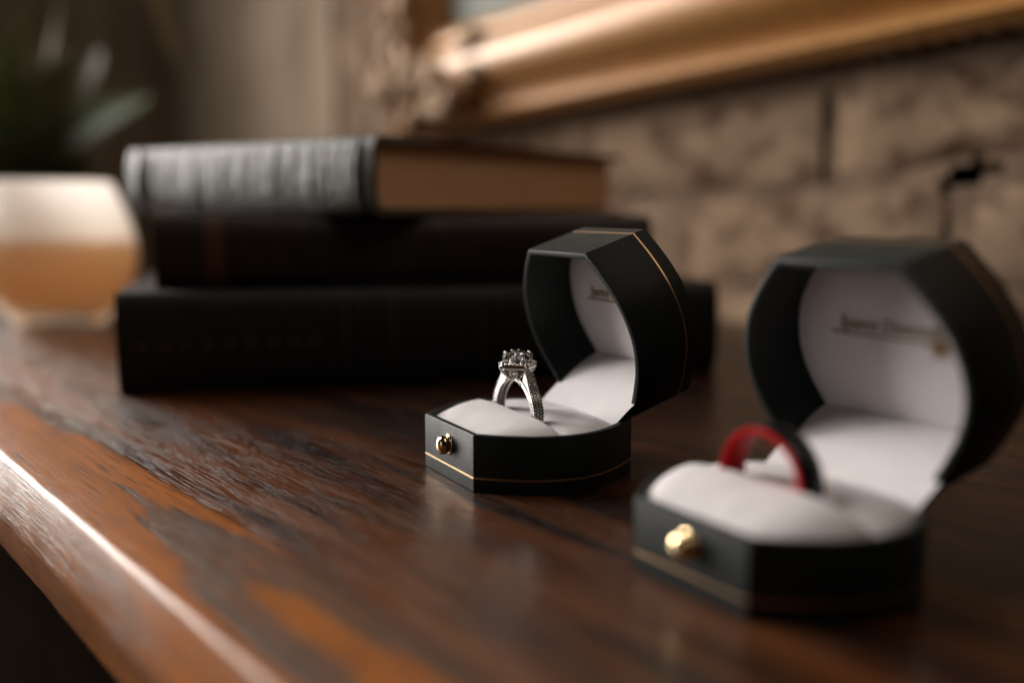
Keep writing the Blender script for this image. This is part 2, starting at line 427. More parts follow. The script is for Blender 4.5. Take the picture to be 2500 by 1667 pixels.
# local x: right along wall; origin at shelf x 69.3, z 91.  frame: left outer x=-532 ... right off to the side
FX0, FX1, FZ0, FZ1 = -446.0, 420.0, 71.0, 640.0
prof = [(0, -14), (1.5, -26), (6, -31), (10.5, -28), (12, -24), (15, -25), (19, -31), (25, -41), (33, -47.5), (42, -49), (50, -45), (56, -38), (60, -32), (62, -32), (66, -30), (70, -24), (72, -16)]
def rail(p0, p1, inward, mitre0, mitre1, name):
    p0 = Vector((p0[0], 0, p0[1])); p1 = Vector((p1[0], 0, p1[1])); d = (p1-p0); Ln = d.length; d.normalize(); iw = Vector((inward[0], 0, inward[1]))
    k = 24; rings = []
    for i in range(k+1):
        rg = []
        for h, o in [(q*1.22, w) for q, w in prof] + [(88, -13), (0, -13)]:
            a = mitre0*h; b = Ln - mitre1*h
            rg.append(tuple(p0 + d*(a+(b-a)*i/k) + iw*h + Vector((0, o, 0))))
        rings.append(rg)
    mm_ = MB(); mm_.add(loops(rings)); return mm_.build(name, GILT, fr, 50)
bot = rail((FX0, FZ0), (FX1, FZ0), (0, 1), 1, 1, 'bottom_rail')
rail((FX0, FZ0), (FX0, FZ1), (1, 0), 1, 1, 'left_rail')
rail((FX0, FZ1), (FX1, FZ1), (0, -1), 1, 1, 'top_rail')
rail((FX1, FZ0), (FX1, FZ1), (-1, 0), 1, 1, 'right_rail')
m = MB(); m.box(FX0+80, FX1-80, -15.5, -12.8, FZ0+80, FZ1-80); m.build('picture_panel', PANEL, fr, 30)
random.seed(5)
DULLGILT = mat_simple('dull_brown_gilding', (.20, .095, .035), .6, .2, .3, var=.3, vs=80)
# egg-shaped drops under the bottom rail and a carved leaf spray at the corner
x = FX0 + 20
while x < FX1 - 10:
    m = MB(); m.add(sphere((x, -15, FZ0+2.0), 4.4, 10, 7, (1.5, .8, .95))); m.build('carved_drop', DULLGILT, bot, 60); x += 14.5
CHALK = mat_simple('chalky_gilded_gesso', (.40, .27, .175), .6, .12, .3, var=.3, vs=90, bd=.0008, bs=200)
def leaf_lump(cx, cz, ln, wd, ang, y0, bulge, name='carved_leaf'):
    ca, sa = math.cos(ang), math.sin(ang); rows = 9; cols = 7; v = []; f = []
    for i in range(rows):
        tt = i/(rows-1)
        hw = wd*max(0.0, math.sin(math.pi*min(1, .12+tt*.88)))**.8*(1+.18*math.sin(tt*19))
        for j in range(cols):
            q = j/(cols-1)*2-1
            lx = (tt-.0)*ln; lz = q*hw
            y = y0 - bulge*math.sin(math.pi*(.15+.8*tt))*(1-.6*q*q) + 1.6*(1-abs(q))**4 + bulge*.35*abs(q)*math.sin(tt*16)*.4
            v.append((cx+lx*ca-lz*sa, y, cz+lx*sa+lz*ca))
    for i in range(rows-1):
        for j in range(cols-1): a = i*cols+j; f.append((a, a+1, a+cols+1, a+cols))
    nfront = len(v)
    rim = [j for j in range(cols)] + [i*cols+cols-1 for i in range(1, rows)] + [(rows-1)*cols+j for j in range(cols-2, -1, -1)] + [i*cols for i in range(rows-2, 0, -1)]
    for k in rim: v.append((v[k][0], -20, v[k][2]))
    for a in range(len(rim)):
        b = (a+1) % len(rim); f.append((rim[a], rim[b], nfront+b, nfront+a))
    return mesh(name, v, f, CHALK, fr, 60)
cx, cz = FX0+34, FZ0+34
random.seed(21)
for k in range(34):
    if k < 12: a, b = random.uniform(0, 112), random.uniform(-22, 30); an = random.uniform(-.5, .5)
    elif k < 22: a, b = random.uniform(-6, 30), random.uniform(0, 130); an = math.pi/2 + random.uniform(-.5, .5)
    else: a, b = random.uniform(-10, 50), random.uniform(-22, 45); an = random.uniform(0, 6.28)
    leaf_lump(cx+a, cz+b, random.uniform(22, 38), random.uniform(6.5, 10), an, -44 - random.uniform(0, 6), random.uniform(8, 13))
m = MB(); m.add(sphere((cx+6, -60, cz+4), 14, 14, 9, (1, .7, 1))); m.build('carved_boss', CHALK, fr, 60)

# ------------------------------------------------------------------ ring boxes
L, HB, HL = 50.0, 15.93, 21.57
HWT = [(0, 16.2), (4.5, 20.6), (9, 24.2), (14, 27.3), (20, 29.3), (26, 29.9), (31, 29.1), (36, 27.3), (40, 25.0), (45, 21.9), (50, 18.2)]
def hw(u):
    u = max(0, min(50, u))
    for i in range(len(HWT)-1):
        (a, p), (b, q) = HWT[i], HWT[i+1]
        if u <= b:
            p0 = HWT[max(0, i-1)][1] if i else p-(q-p); q1 = HWT[min(len(HWT)-1, i+2)][1] if i+2 < len(HWT) else q+(q-p)
            t = (u-a)/(b-a)
            return .5*((2*p)+(-p0+q)*t+(2*p0-5*p+4*q-q1)*t*t+(-p0+3*p-3*q+q1)*t**3)
def outline(ins=0.0, n=26):
    """closed outline inset by ins: front edge, right side, back edge, left side"""
    base = []
    for i in range(n+1): base.append((hw(L*i/n), L*i/n))
    pts = [(-x, y) for x, y in reversed(base)]
    loop = [(x, y) for x, y in base] + pts            # right side front->back, then left side back->front
    if not ins: return loop
    out = []; N = len(loop)
    for i in range(N):
        p = Vector(loop[i-1]); c = Vector(loop[i]); q = Vector(loop[(i+1) % N])
        d1 = (c-p).normalized(); d2 = (q-c).normalized()
        n1 = Vector((-d1.y, d1.x)); n2 = Vector((-d2.y, d2.x)); b = (n1+n2).normalized()
        k = ins/max(.45, b.dot(n1)); out.append((c.x+b.x*k, c.y+b.y*k))
    return out
def box_shell(h, wall_t, floor_t):
    O = lambda ins, z: [(x, y, z) for x, y in outline(ins)]
    r = .35
    return loops([O(r, 0), O(.08, .12), O(0, r), O(0, h-.55), O(.16, h-.16), O(.55, h), O(wall_t-.5, h), O(wall_t-.12, h-.14), O(wall_t, h-.5), O(wall_t, floor_t)])
def band_strip(ins, z, w):
    O = lambda i, zz: [(x, y, zz) for x, y in outline(i)]
    return loops([O(.1, z-w/2), O(ins, z-w/2), O(ins, z+w/2), O(.1, z+w/2)], True, False, False)

def text_mesh(body, size, shear):
    cu = bpy.data.curves.new('lettering', 'FONT'); cu.body = body; cu.size = size; cu.shear = shear; cu.extrude = .0004; cu.offset = .035; cu.resolution_u = 3
    ob = bpy.data.objects.new('lettering_curve', cu); link(ob)
    dg = bpy.context.evaluated_depsgraph_get(); me = bpy.data.meshes.new_from_object(ob.evaluated_get(dg))
    bpy.data.objects.remove(ob, do_unlink=True); return me

def ring_box(label, loc, rz, th, crest, back, sag, seed):
    t = thing('ring_box', label, 'ring box', (loc[0]*MM, loc[1]*MM, 0.0), rz, 'open ring boxes on the shelf')
    m = MB(); m.add(box_shell(HB, 1.9, 3.0)); base = m.build('base', LEATHER, t, 28)
    m = MB(); m.add(band_strip(-.05, 4.0, .46)); m.build('gold_line', FOIL, base, 28)
    # press knob on the front face
    kp = [(0.01, 3.7), (1.0, 3.62), (1.9, 3.3), (2.55, 2.7), (2.85, 1.95), (2.75, 1.2), (2.35, .75), (2.2, .55), (2.9, .45), (3.05, .25), (3.0, -.02)]
    v, f = lathe(kp, 28, True, True)
    v = [(x+.4, -z, y+10.1) for x, y, z in v]
    mesh('knob', v, f, GOLD, t, 50)
    # cushion: two rolls with the ring slot between them
    US = 22.3
    def inner_hw(u): return hw(u) - 2.0
    def cz(s, u):
        side = max(0.0, 1-abs(s)**5)
        if u < US:
            q = (u-2.0)/(US-2.0)
            z = 14.6 + (crest-14.6)*(max(0.0, math.sin(min(1, q)*math.pi*.5))**.8)
            z -= sag*math.exp(-((u-US)/1.1)**2)
        else:
            q = (u-US)/(44.0-US)
            z = back[0] + (back[1]-back[0])*max(0.0, math.sin(math.pi*min(1, q*1.05)))**.9
            z -= (sag*.75)*math.exp(-((u-US)/1.2)**2) + 1.2*max(0, q-.75)*4*.5
        zz = 14.2 + (z-14.2)*side**.75
        zz += .22*noise.noise((s*3+seed, u*.12, seed)) + .05*noise.noise((s*7+u*.15, u*.42, seed))
        return zz
    v = []; f = []; nu, ns = 84, 56
    for i in range(nu+1):
        u = 1.95 + (46.5-1.95)*i/nu
        for j in range(ns+1):
            s = j/ns*2-1; s = math.copysign(abs(s)**.8, s)
            v.append((s*inner_hw(u), u, cz(s, u)))
    for i in range(nu):
        for j in range(ns): a = i*(ns+1)+j; f.append((a, a+1, a+ns+2, a+ns+1))
    top = len(v)
    rim = list(range(ns+1)) + [i*(ns+1)+ns for i in range(1, nu+1)] + [nu*(ns+1)+j for j in range(ns-1, -1, -1)] + [i*(ns+1) for i in range(nu-1, 0, -1)]
    for k in rim: v.append((v[k][0]*.995, v[k][1], 3.05))
    for a in range(len(rim)):
        b = (a+1) % len(rim); f.append((rim[a], rim[b], top+b, top+a))
    mesh('cushion', v, f, SATIN, t, 80)
    # lid, opened by th about the hinge edge
    ct, st = math.cos(th), math.sin(th)
    def lidp(lx, e1, dz): return (lx, L+.25 - e1*ct + dz*st, HB+.12 + e1*st + dz*ct)
    def lid_tf(vf): return ([lidp(x, L-y, z) for x, y, z in vf[0]], vf[1])
    O = lambda ins, z: [(x, y, z) for x, y in outline(ins)]
    h = HL
    shell = loops([O(.5, h), O(.14, h-.14), O(0, h-.5), O(0, .55), O(.16, .16), O(.55, 0), O(1.4, 0), O(1.78, .14), O(1.9, .5), O(1.9, h-2.4)])
    m = MB(); m.add(lid_tf(shell)); lid = m.build('lid', LEATHER, t, 28)
    m = MB(); m.add(lid_tf(band_strip(-.05, 17.2, .46))); m.build('gold_line', FOIL, lid, 28)
    # satin panel in the lid, slightly domed
    PD = 17.2; v = []; f = []; na, nb = 30, 24
    for i in range(na+1):
        e1 = 8.0 + (47.8-8.0)*i/na; w = hw(L-e1)-2.0
        for j in range(nb+1):
            s = j/nb*2-1
            dome = .9*(1-s**4)*(1-((e1-28)/20.2)**4)
            v.append(lidp(s*w, e1, PD - dome + .12*noise.noise((s*4, e1*.1, seed+3))))
    for i in range(na):
        for j in range(nb): a = i*(nb+1)+j; f.append((a, a+1, a+nb+2, a+nb+1))
    mesh('lid_lining', v, f, SATIN, lid, 80)
    # print on the lining: script name with an underline and a star burst
    e = Vector((0, -ct, st)); nn = Vector((0, st, ct))     # e: towards the lid's free edge, nn: into the lid
    org = Vector(lidp(0, 0, PD-1.18))
    Mt = Matrix(((1, 0, 0, 0), (0, e.y, -nn.y, 0), (0, e.z, -nn.z, 0), (0, 0, 0, 1)))
    me = text_mesh('Spence Diamonds', 4.5, .35)
    wds = max(q.co.x for q in me.vertices)
    for q in me.vertices:
        p = Vector((q.co.x*27.0/wds-14.0, q.co.y+29.3, q.co.z*.12)); q.co = (Mt @ p + org)*MM
    wrap('lettering', me, BRONZE, lid)
    m = MB(); v, f = loops([[(-16.3+30*i/16, 28.35-.35*math.sin(i/16*3)+dy, 0) for i in range(17)] for dy in (-.24, .24)], False, False, False)
    m.add(([tuple(Mt @ Vector(p)+org) for p in v], f)); m.build('underline', BRONZE, lid, 0)
    v = [(12, 27.2, .0)]; f = []
    for k in range(24):
        a = 2*math.pi*k/24; r = (4.8 if k % 4 == 0 else 3.0 if k % 4 == 2 else 1.1); v.append((12+r*math.cos(a), 27.2+r*math.sin(a), 0))
    for k in range(24): f.append((0, 1+k, 1+(k+1) % 24))
    mesh('star_mark', [tuple(Mt @ Vector(p)+org) for p in v], f, BRONZE, lid, 0)
    # satin hinge flap from the cushion up into the lid
    v = []; f = []; na, nb = 26, 26
    A = lambda s: Vector((s*20.9, 42.2+1.2*(1-s*s), 14.9+.5*(1-s*s)))
    Bp = lambda s: Vector(lidp(s*22.0, 8.4, PD-.25))
    for i in range(na+1):
        q = i/na
        for j in range(nb+1):
            s = j/nb*2-1
            p = A(s).lerp(Bp(s), q); p.z += 1.5*math.sin(math.pi*q)**1.0*(.75+.25*(1-s*s)) ; p.y -= .5*math.sin(math.pi*q)
            p.z += .14*noise.noise((s*3, q*4, seed+8))
            v.append(tuple(p))
    for i in range(na):
        for j in range(nb): a = i*(nb+1)+j; f.append((a, a+1, a+nb+2, a+nb+1))
    mesh('hinge_flap', v, f, SATIN, t, 80)
    # leatherette hinge strip behind the flap
    v = []; 
    for q in range(7):
        a = th*q/6
        for s in (-1, 1): v.append((s*18.0, L+.02+.23*q/6 + .0, HB-1.0+1.25*q/6))
    f = [(2*i, 2*i+1, 2*i+3, 2*i+2) for i in range(6)]
    mesh('hinge_strip', v, f, LEATHER, t, 0)
    return t, US
B1, US = ring_box('open black ring box with a gold knob holding the diamond ring', (-18.1, 275.4), -1.08, 1.255, 18.3, (15.9, 17.2), 2.6, 1.0)
B2, _ = ring_box('open black ring box with a gold knob holding the red and black band', (34.6, 189.8), -1.005, 1.355, 20.4, (17.2, 18.8), 2.8, 5.0)

# ------------------------------------------------------------------ diamond ring
def box_point(loc, rz, lx, u, z):
    return ((loc[0]+lx*math.cos(rz)-u*math.sin(rz))*MM, (loc[1]+lx*math.sin(rz)+u*math.cos(rz))*MM, z*MM)
ZC = 15.7
dr = thing('diamond_ring', 'white gold ring with a large round diamond standing in the cushion slot', 'ring', box_point((-18.1, 275.4), -1.08, .2, 22.3, ZC), -1.08)
RI, RO, BW = 10.9, 12.35, 1.55
def band_ring(ri, ro, y0, y1, a0, a1, n=90, closed=False, groove=0):
    rings = []
    for i in range(n if closed else n+1):
        a = a0+(a1-a0)*i/n; ca, sa = math.cos(a), math.sin(a)
        ps = [(ri+.12, y0), (ri, y0+.25), (ri, y1-.25), (ri+.12, y1), (ro-.15, y1), (ro, y1-.2), (ro, y0+.2), (ro-.15, y0)]
        rings.append([(r*ca, y, r*sa) for r, y in ps])
    if closed: rings.append(rings[0]); return loops(rings, True, False, False)
    return loops(rings)
TP = 2*math.pi
m = MB()
m.add(band_ring(RI, RO, -BW, -.28, 0, TP, 96, True)); m.add(band_ring(RI, RO, .28, BW, 0, TP, 96, True)); m.add(band_ring(RI+.35, RO-.55, -.3, .3, 0, TP, 96, True))
m.build('band', SILVER, dr, 40)
# raised pave shoulders
for s in (-1, 1):
    m = MB(); pts = []
    rings = []
    for i in range(30):
        q = i/29; a = R(6)+(R(66)-R(6))*q
        r1 = RO+.05+.55*math.sin(min(1, q*4)*math.pi/2)
        if q > .55: r1 += 2.6*((q-.55)/.45)**1.6
        r0 = RO-.3; w = BW*(1-.22*max(0, q-.4)/.6)
        ca, sa = math.cos(a)*s, math.sin(a)
        rings.append([(r0*ca, -w, r0*sa), (r1*ca, -w, r1*sa), (r1*ca, w, r1*sa), (r0*ca, w, r0*sa)])
    m.add(loops(rings)); m.build('shoulder', SILVER, dr, 35)
    st_, bd_ = MB(), MB()
    def srf(q):
        a = R(6)+(R(66)-R(6))*q; r1 = RO+.05+.55*math.sin(min(1, q*4)*math.pi/2)
        if q > .55: r1 += 2.6*((q-.55)/.45)**1.6
        return a, r1, BW*(1-.22*max(0, q-.4)/.6)
    nq = 15
    for i in range(nq):
        for row in range(3):
            q = (i+.5+(.5 if row == 1 else 0))/nq
            if q > 1: continue
            a, r1, w = srf(q); y = (row-1)*w*.63
            P = Vector((r1*math.cos(a)*s, y, r1*math.sin(a))); nrm = Vector((math.cos(a)*s, 0, math.sin(a)))
            M4 = Matrix.Translation(P) @ nrm.to_track_quat('Z', 'Y').to_matrix().to_4x4()
            st_.add(xf(lathe([(.01, .30), (.24, .28), (.44, .04), (.42, -.02), (.2, -.2)], 8, True, True), M4))
        for row in range(4):
            q = (i+(0 if row % 2 else .5))/nq
            if q > 1: continue
            a, r1, w = srf(q); y = (row-1.5)*w*.64
            bd_.add(sphere(((r1+.16)*math.cos(a)*s, y, (r1+.16)*math.sin(a)),   .27, 7, 5))
    o = st_.build('pave_stones', SPARK, dr, 20); tag(o, kind='stuff'); o = bd_.build('pave_beads', SILVER, dr, 60); tag(o, kind='stuff')
# bridge under the head
m = MB()
for yy in (-1, 1):
    m.add(tube([(-4.8, yy*1.35, 10.2), (-2.6, yy*1.5, 11.35), (0, yy*1.55, 11.75), (2.6, yy*1.5, 11.35), (4.8, yy*1.35, 10.2)], .45, 8))
m.build('bridge', SILVER, dr, 60)
# head, turned 45 degrees on the band: halo plate, gallery, stone, prongs
HZ = 15.7          # halo top above ring centre (z = 31.4 world)
HR = Matrix.Rotation(R(43), 4, 'Z')
def cushion_loop(a, z, n=40, p=5.0):
    return [(a*math.copysign(abs(math.cos(TP*k/n))**(2/p), math.cos(TP*k/n)), a*math.copysign(abs(math.sin(TP*k/n))**(2/p), math.sin(TP*k/n)), z) for k in range(n)]
m = MB(); m.add(xf(loops([cushion_loop(3.6, HZ-1.15), cushion_loop(4.75, HZ-1.1), cushion_loop(4.9, HZ-.85), cushion_loop(4.9, HZ-.2), cushion_loop(4.75, HZ), cushion_loop(3.6, HZ+.05)], True, True, True), HR))
m.build('halo', SILVER, dr, 35)
N = 26; hl = MB()
for k in range(N):
    a = TP*(k+.5)/N; c_, s_ = math.cos(a), math.sin(a); p_ = 5.0
    rr_ = 4.28/((abs(c_)**p_+abs(s_)**p_)**(1/p_))
    P = HR @ Vector((rr_*c_, rr_*s_, HZ+.02)); M4 = Matrix.Translation(P)
    g = MB(); g.add(xf(lathe([(.01, .62), (.34, .58), (.60, .22), (.56, .04), (.25, -.3)], 8, True, True), M4)); g.build('halo_stone', SPARK, dr, 20)
    a2 = TP*k/N; c_, s_ = math.cos(a2), math.sin(a2); rr_ = 4.66/((abs(c_)**p_+abs(s_)**p_)**(1/p_))
    P = HR @ Vector((rr_*c_, rr_*s_, HZ+.3)); hl.add(sphere(tuple(P), .31, 7, 5))
    P = HR @ Vector((rr_*c_*.985, rr_*s_*.985, HZ-.1)); 
tag(hl.build('halo_beads', SILVER, dr, 60), kind='stuff')
# gallery: slanting struts with a round bezel on each side
for k in range(4):
    a = R(45+90*k); M4 = HR @ Matrix.Rotation(a, 4, 'Z')
    m = MB(); m.add(xf(tube([(2.2, 0, HZ-4.3), (3.6, 0, HZ-3.2), (5.0, 0, HZ-2.0), (5.55, 0, HZ-.9)], [.5, .5, .45, .4], 8), M4)); m.build('gallery_strut', SILVER, dr, 60)
    M4 = HR @ Matrix.Rotation(R(90*k), 4, 'Z'); c0 = M4 @ Vector((3.5, 0, HZ-2.45)); ax = M4.to_3x3() @ Vector((.86, 0, -.5))
    m = MB(); m.add(torus(c0, ax, 1.15, .26)); m.add(torus(c0, ax, .55, .16, 16, 6)); bz = m.build('gallery_bezel', SILVER, dr, 60)
    m = MB(); Mq = Matrix.Translation(c0) @ ax.to_track_quat('Z', 'Y').to_matrix().to_4x4(); m.add(xf(lathe([(.01, .3), (.5, .25), (.95, 0), (.5, -.4)], 10, True, True), Mq)); m.build('bezel_stone', GEM, bz, 20)
m = MB(); m.add(torus((0, 0, HZ-4.1), (0, 0, 1), 2.3, .42, 28, 8)); m.build('gallery_base', SILVER, dr, 60)
# round brilliant
Rg = 3.75; GZ = HZ+2.55
def brilliant():
    v = []; f = []; n = 16
    def ringp(r, z, ph=0): 
        i0 = len(v)
        for k in range(n): a = TP*(k+ph)/n; v.append((r*math.cos(a), r*math.sin(a), z))
        return i0
    t0 = len(v); [v.append((Rg*.57*math.cos(TP*k/8), Rg*.57*math.sin(TP*k/8), GZ+1.15)) for k in range(8)]
    s0 = len(v); [v.append((Rg*.80*math.cos(TP*(k+.5)/8), Rg*.80*math.sin(TP*(k+.5)/8), GZ+.72)) for k in range(8)]
    g0 = ringp(Rg, GZ+.1); g1 = ringp(Rg, GZ-.1)
    p0 = len(v); [v.append((Rg*.45*math.cos(TP*(k+.5)/8), Rg*.45*math.sin(TP*(k+.5)/8), GZ-1.75)) for k in range(8)]
    cu_ = len(v); v.append((0, 0, GZ-3.2))
    f.append(tuple(t0+k for k in range(8)))
    for k in range(8):
        k2 = (k+1) % 8
        f.append((t0+k, s0+k, t0+k2))
        f.append((t0+k2, s0+k, g0+(2*k+2) % 16, s0+k2))
        f.append((s0+k, g0+(2*k) % 16, g0+2*k+1)); f.append((s0+k, g0+2*k+1, g0+(2*k+2) % 16))
        f.append((p0+k, g1+2*k+1, g1+(2*k) % 16)); f.append((p0+k, g1+(2*k+2) % 16, g1+2*k+1))
        f.append((p0+k, g1+(2*k) % 16, p0+(k-1) % 8, cu_))
    for k in range(16): f.append((g0+k, g1+k, g1+(k+1) % 16, g0+(k+1) % 16))
    return v, f
m = MB(); m.add(xf(brilliant(), HR)); m.build('centre_stone', GEM, dr, 3)
for k in range(8):
    a = TP*(k+.25)/8
    if k % 2: a -= .22
    c_, s_ = math.cos(a), math.sin(a)
    P = [(3.3*c_, 3.3*s_, HZ-.3), (3.95*c_, 3.95*s_, HZ+.7), (4.12*c_, 4.12*s_, GZ-.2), (4.05*c_, 4.05*s_, GZ+.35), (3.62*c_, 3.62*s_, GZ+.72)]
    m = MB(); m.add(xf(tube(P, [.34, .33, .31, .32, .3], 8), HR)); m.add(xf(sphere((3.62*c_, 3.62*s_, GZ+.74), .44, 10, 7), HR)); m.build('prong', SILVER, dr, 60)

# ------------------------------------------------------------------ red and black band in the second box
wb = thing('wedding_band', 'wide black band with a glossy red inside standing in the cushion slot', 'ring', box_point((34.6, 189.8), -1.005, -.3, 23.0, 19.6), -1.005)
RED = NT('glossy_red_inlay'); RED.set(Base_Color=(.38, .0015, .005), Roughness=.45, Specular_IOR_Level=.12); RED.set(Normal=RED.bump(RED.noise(RED.coord((500,)*3), 1, 2), .00002, .3))
BLK = mat_simple('black_ceramic', (.010, .010, .011), .30, .0, .5)
def lath_y(prof, n=80, closedp=True):
    rings = [[(r*math.cos(TP*k/n), y, r*math.sin(TP*k/n)) for r, y in prof] for k in range(n)]; rings.append(rings[0])
    return loops(rings, True, False, False)
m = MB(); m.add(lath_y([(10.62, -3.0), (11.45, -3.2), (11.75, -2.7), (11.85, 0), (11.75, 2.7), (11.45, 3.2), (10.62, 3.0)])); m.build('outer_shell', BLK, wb, 40)
m = MB(); m.add(lath_y([(10.6, -2.95), (10.15, -2.75), (9.98, -2.0), (9.95, 0), (9.98, 2.0), (10.15, 2.75), (10.6, 2.95), (10.9, 2.9), (11.0, 3.06), (10.75, 3.10), (10.2, 2.9), (9.8, 2.2), (9.75, 0), (9.8, -2.2), (10.2, -2.9), (10.75, -3.10), (11.0, -3.06), (10.9, -2.9)][:18])); 
m = MB(); m.add(lath_y([(10.55, -2.9), (11.5, -3.25), (11.3, -3.5), (10.5, -3.5), (10.0, -3.1), (9.8, -2.2), (9.75, 0), (9.8, 2.2), (10.0, 3.1), (10.5, 3.5), (11.3, 3.5), (11.5, 3.25), (10.55, 2.9)])); m.build('inner_sleeve', RED.m, wb, 50)

# ------------------------------------------------------------------ books
def book(name, label, corner, ang, spine_len, width, z0, th, spine_m, board_m, page_m, wrapw, ow=3.0, round_=6.0):
    """corner: near corner where spine meets the tail; local x along spine (away from the corner to the left when negative), y towards the fore-edge"""
    t = thing(name, label, 'book', (corner[0]*MM, corner[1]*MM, z0*MM), ang)
    S, W, bt = spine_len, width, 3.0
    for z, nm in ((0, 'lower_board'), (th-bt, 'upper_board')):
        m = MB(); m.box(0, S, wrapw, W, z, z+bt); m.build(nm, board_m, t, 30)
    # spine leather, rounded, wrapping on to both boards
    prof_ = [(wrapw, .0), (7, -.15), (3, .1)]
    k = 10
    for i in range(k+1):
        a = -math.pi/2 + math.pi*i/k
        prof_.append((-round_*math.cos(a)*.8+1.2, th/2+math.sin(a)*(th/2-.0)))
    prof_ += [(3, th-.1), (7, th+.15), (wrapw, th), (wrapw, th-bt), (6, th-bt-.2)]
    for i in range(k+1):
        a = math.pi/2 - math.pi*i/k
        prof_.append((-(round_*.8-.6)*math.cos(a)+3.6, th/2+math.sin(a)*(th/2-bt-.1)))
    prof_ += [(6, bt+.2), (wrapw, bt)]
    ns = 40
    rings = [[(S*i/ns, y+.12*noise.noise((S*i/ns*.1, z*.2, th)), z) for y, z in prof_] for i in range(ns+1)]
    m = MB(); m.add(loops(rings, True, True, True)); sp = m.build('spine', spine_m, t, 45)
    m = MB(); m.box(ow, S-ow-1.5, 5.5, W-ow-4.5, bt+.05, th-bt-.05); m.build('page_block', page_m, t, 30)
    return t, sp
# top book: near corner (-57,425), spine runs left and away, tail runs right and away
ang_top = math.atan2(99, -141)      # spine direction
# local x = spine direction; local y must be 90 deg clockwise (towards the right/away) -> mirror by using the far end as origin
def book_from_left(name, label, left, right, width, z0, th, *a, **k):
    """left, right: spine ends in plan; local x runs left->right along the spine, y away from it"""
    d = Vector((right[0]-left[0], right[1]-left[1])); return book(name, label, left, math.atan2(d.y, d.x), d.length, width, z0, th, *a, **k)
bk1, sp1 = book_from_left('closed_book', 'thick black cloth book with faint gilt spine lettering at the bottom of the pile', (-161.0, 402.5), (96.0, 468.0), 175, 0, 42.0, BLACKBOOK, BLACKBOOK, PAGES, 30)
bk2, sp2 = book_from_left('closed_book', 'dark leather book with an orange glow painted on its spine between the other two', (-152.0, 425.0), (66.0, 481.0), 160, 42.05, 31.0, BROWNBOOK, BROWNBOOK, PAGES, 26)
# spine of the top book faces the left; x runs from the far left end to the near corner
bk3, sp3 = book_from_left('closed_book', 'worn grey leather spined book with brown page edges on top of the pile', (-197.0, 523.0), (-57.0, 425.0), 213, 73.3, 33.5, GREYBOOK, BOARD, PAGES, 42)
# raised bands and gilt tooling
def spine_band(sp, S, xs, th, mat, name, w=3.0, ro=6.6):
    for x in xs:
        rg = []
        for dx in (0, w):
            r = []
            for i in range(15):
                a = -math.pi/2*.93 + math.pi*.93*i/14
                r.append((x+dx, -ro*math.cos(a)*.8+.7, th/2+math.sin(a)*(th/2-.2)))
            for i in range(14, -1, -1):
                a = -math.pi/2*.93 + math.pi*.93*i/14
                r.append((x+dx, -(ro-1.5)*math.cos(a)*.8+.9, th/2+math.sin(a)*(th/2-.6)))
            rg.append(r)
        m = MB(); m.add(loops(rg)); m.build(name, mat, sp, 40)
spine_band(sp1, 265, (92, 112, 152, 196), 42, GILTPRINT, 'gilt_rule', .9, 6.35)
spine_band(sp1, 265, (96, 156), 42, BLACKBOOK, 'raised_band', 4, 7.2)
spine_band(sp2, 225, (20,), 31, ORANGE, 'painted_glow', 9, 6.3); spine_band(sp2, 225, (30, 60, 120), 31, BROWNBOOK, 'raised_band', 4, 7.2)  # orange band paints the candle's glow on the middle spine
spine_band(sp3, 171, (6, 158), 33.5, GREYBOOK, 'raised_band', 5, 7.4)
random.seed(3)
for k in range(9):      # row of worn gilt ornaments along the spine of the lowest book
    x = 10 + k*8.6; m = MB()
    m.add(([(x+2.2*math.cos(TP*q/8)*(1 if q % 2 else .55), -3.72, 20.5+2.2*math.sin(TP*q/8)*(1 if q % 2 else .55)) for q in range(8)] + [(x+2.2*math.cos(TP*q/8)*(1 if q % 2 else .55), -3.2, 20.5+2.2*math.sin(TP*q/8)*(1 if q % 2 else .55)) for q in range(8)],
           [tuple(range(8))] + [(q, (q+1) % 8, 8+(q+1) % 8, 8+q) for q in range(8)])); m.build('gilt_ornament', GILTPRINT, sp1, 0)

# ------------------------------------------------------------------ candle in a rounded glass
cd = thing('candle_jar', 'peach wax candle, brightened by an added inner glow, in a rounded frosted glass jar beside the books', 'candle', (-.2955, .650, 0)); cd.scale = (.94, .94, .94)
gl = NT('clear_glass')
_fr = gl.n('ShaderNodeFresnel'); _fr.inputs['IOR'].default_value = 1.28
_tr = gl.n('ShaderNodeBsdfTransparent'); _tr.inputs[0].default_value = (.97, .97, .96, 1)
_gs = gl.n('ShaderNodeBsdfGlossy'); _gs.inputs['Roughness'].default_value = .05
_mx = gl.n('ShaderNodeMixShader'); gl.l(_fr.outputs[0], _mx.inputs[0]); gl.l(_tr.outputs[0], _mx.inputs[1]); gl.l(_gs.outputs[0], _mx.inputs[2]); 
_sp = gl.n('ShaderNodeSeparateXYZ'); gl.l(gl.coord(), _sp.inputs[0])
_zz = gl.math('MULTIPLY', gl.math('ADD', _sp.outputs[2], gl.math('MULTIPLY', gl.noise(gl.coord((25,)*3), 1, 2), .006)), 10.0)
_cl = gl.ramp(_zz, [(.16, (.97, .82, .65)), (.56, (.99, .90, .77)), (.74, (.95, .93, .91))]); _fm = gl.ramp(_zz, [(.12, .2), (.20, .62), (.58, .62), (.66, 1.0)])
_df = gl.n('ShaderNodeBsdfTranslucent'); gl.l(_cl, _df.inputs[0]); _d2 = gl.n('ShaderNodeBsdfDiffuse'); gl.l(_cl, _d2.inputs[0])
_ma = gl.n('ShaderNodeMixShader'); _ma.inputs[0].default_value = .45; gl.l(_df.outputs[0], _ma.inputs[1]); gl.l(_d2.outputs[0], _ma.inputs[2])
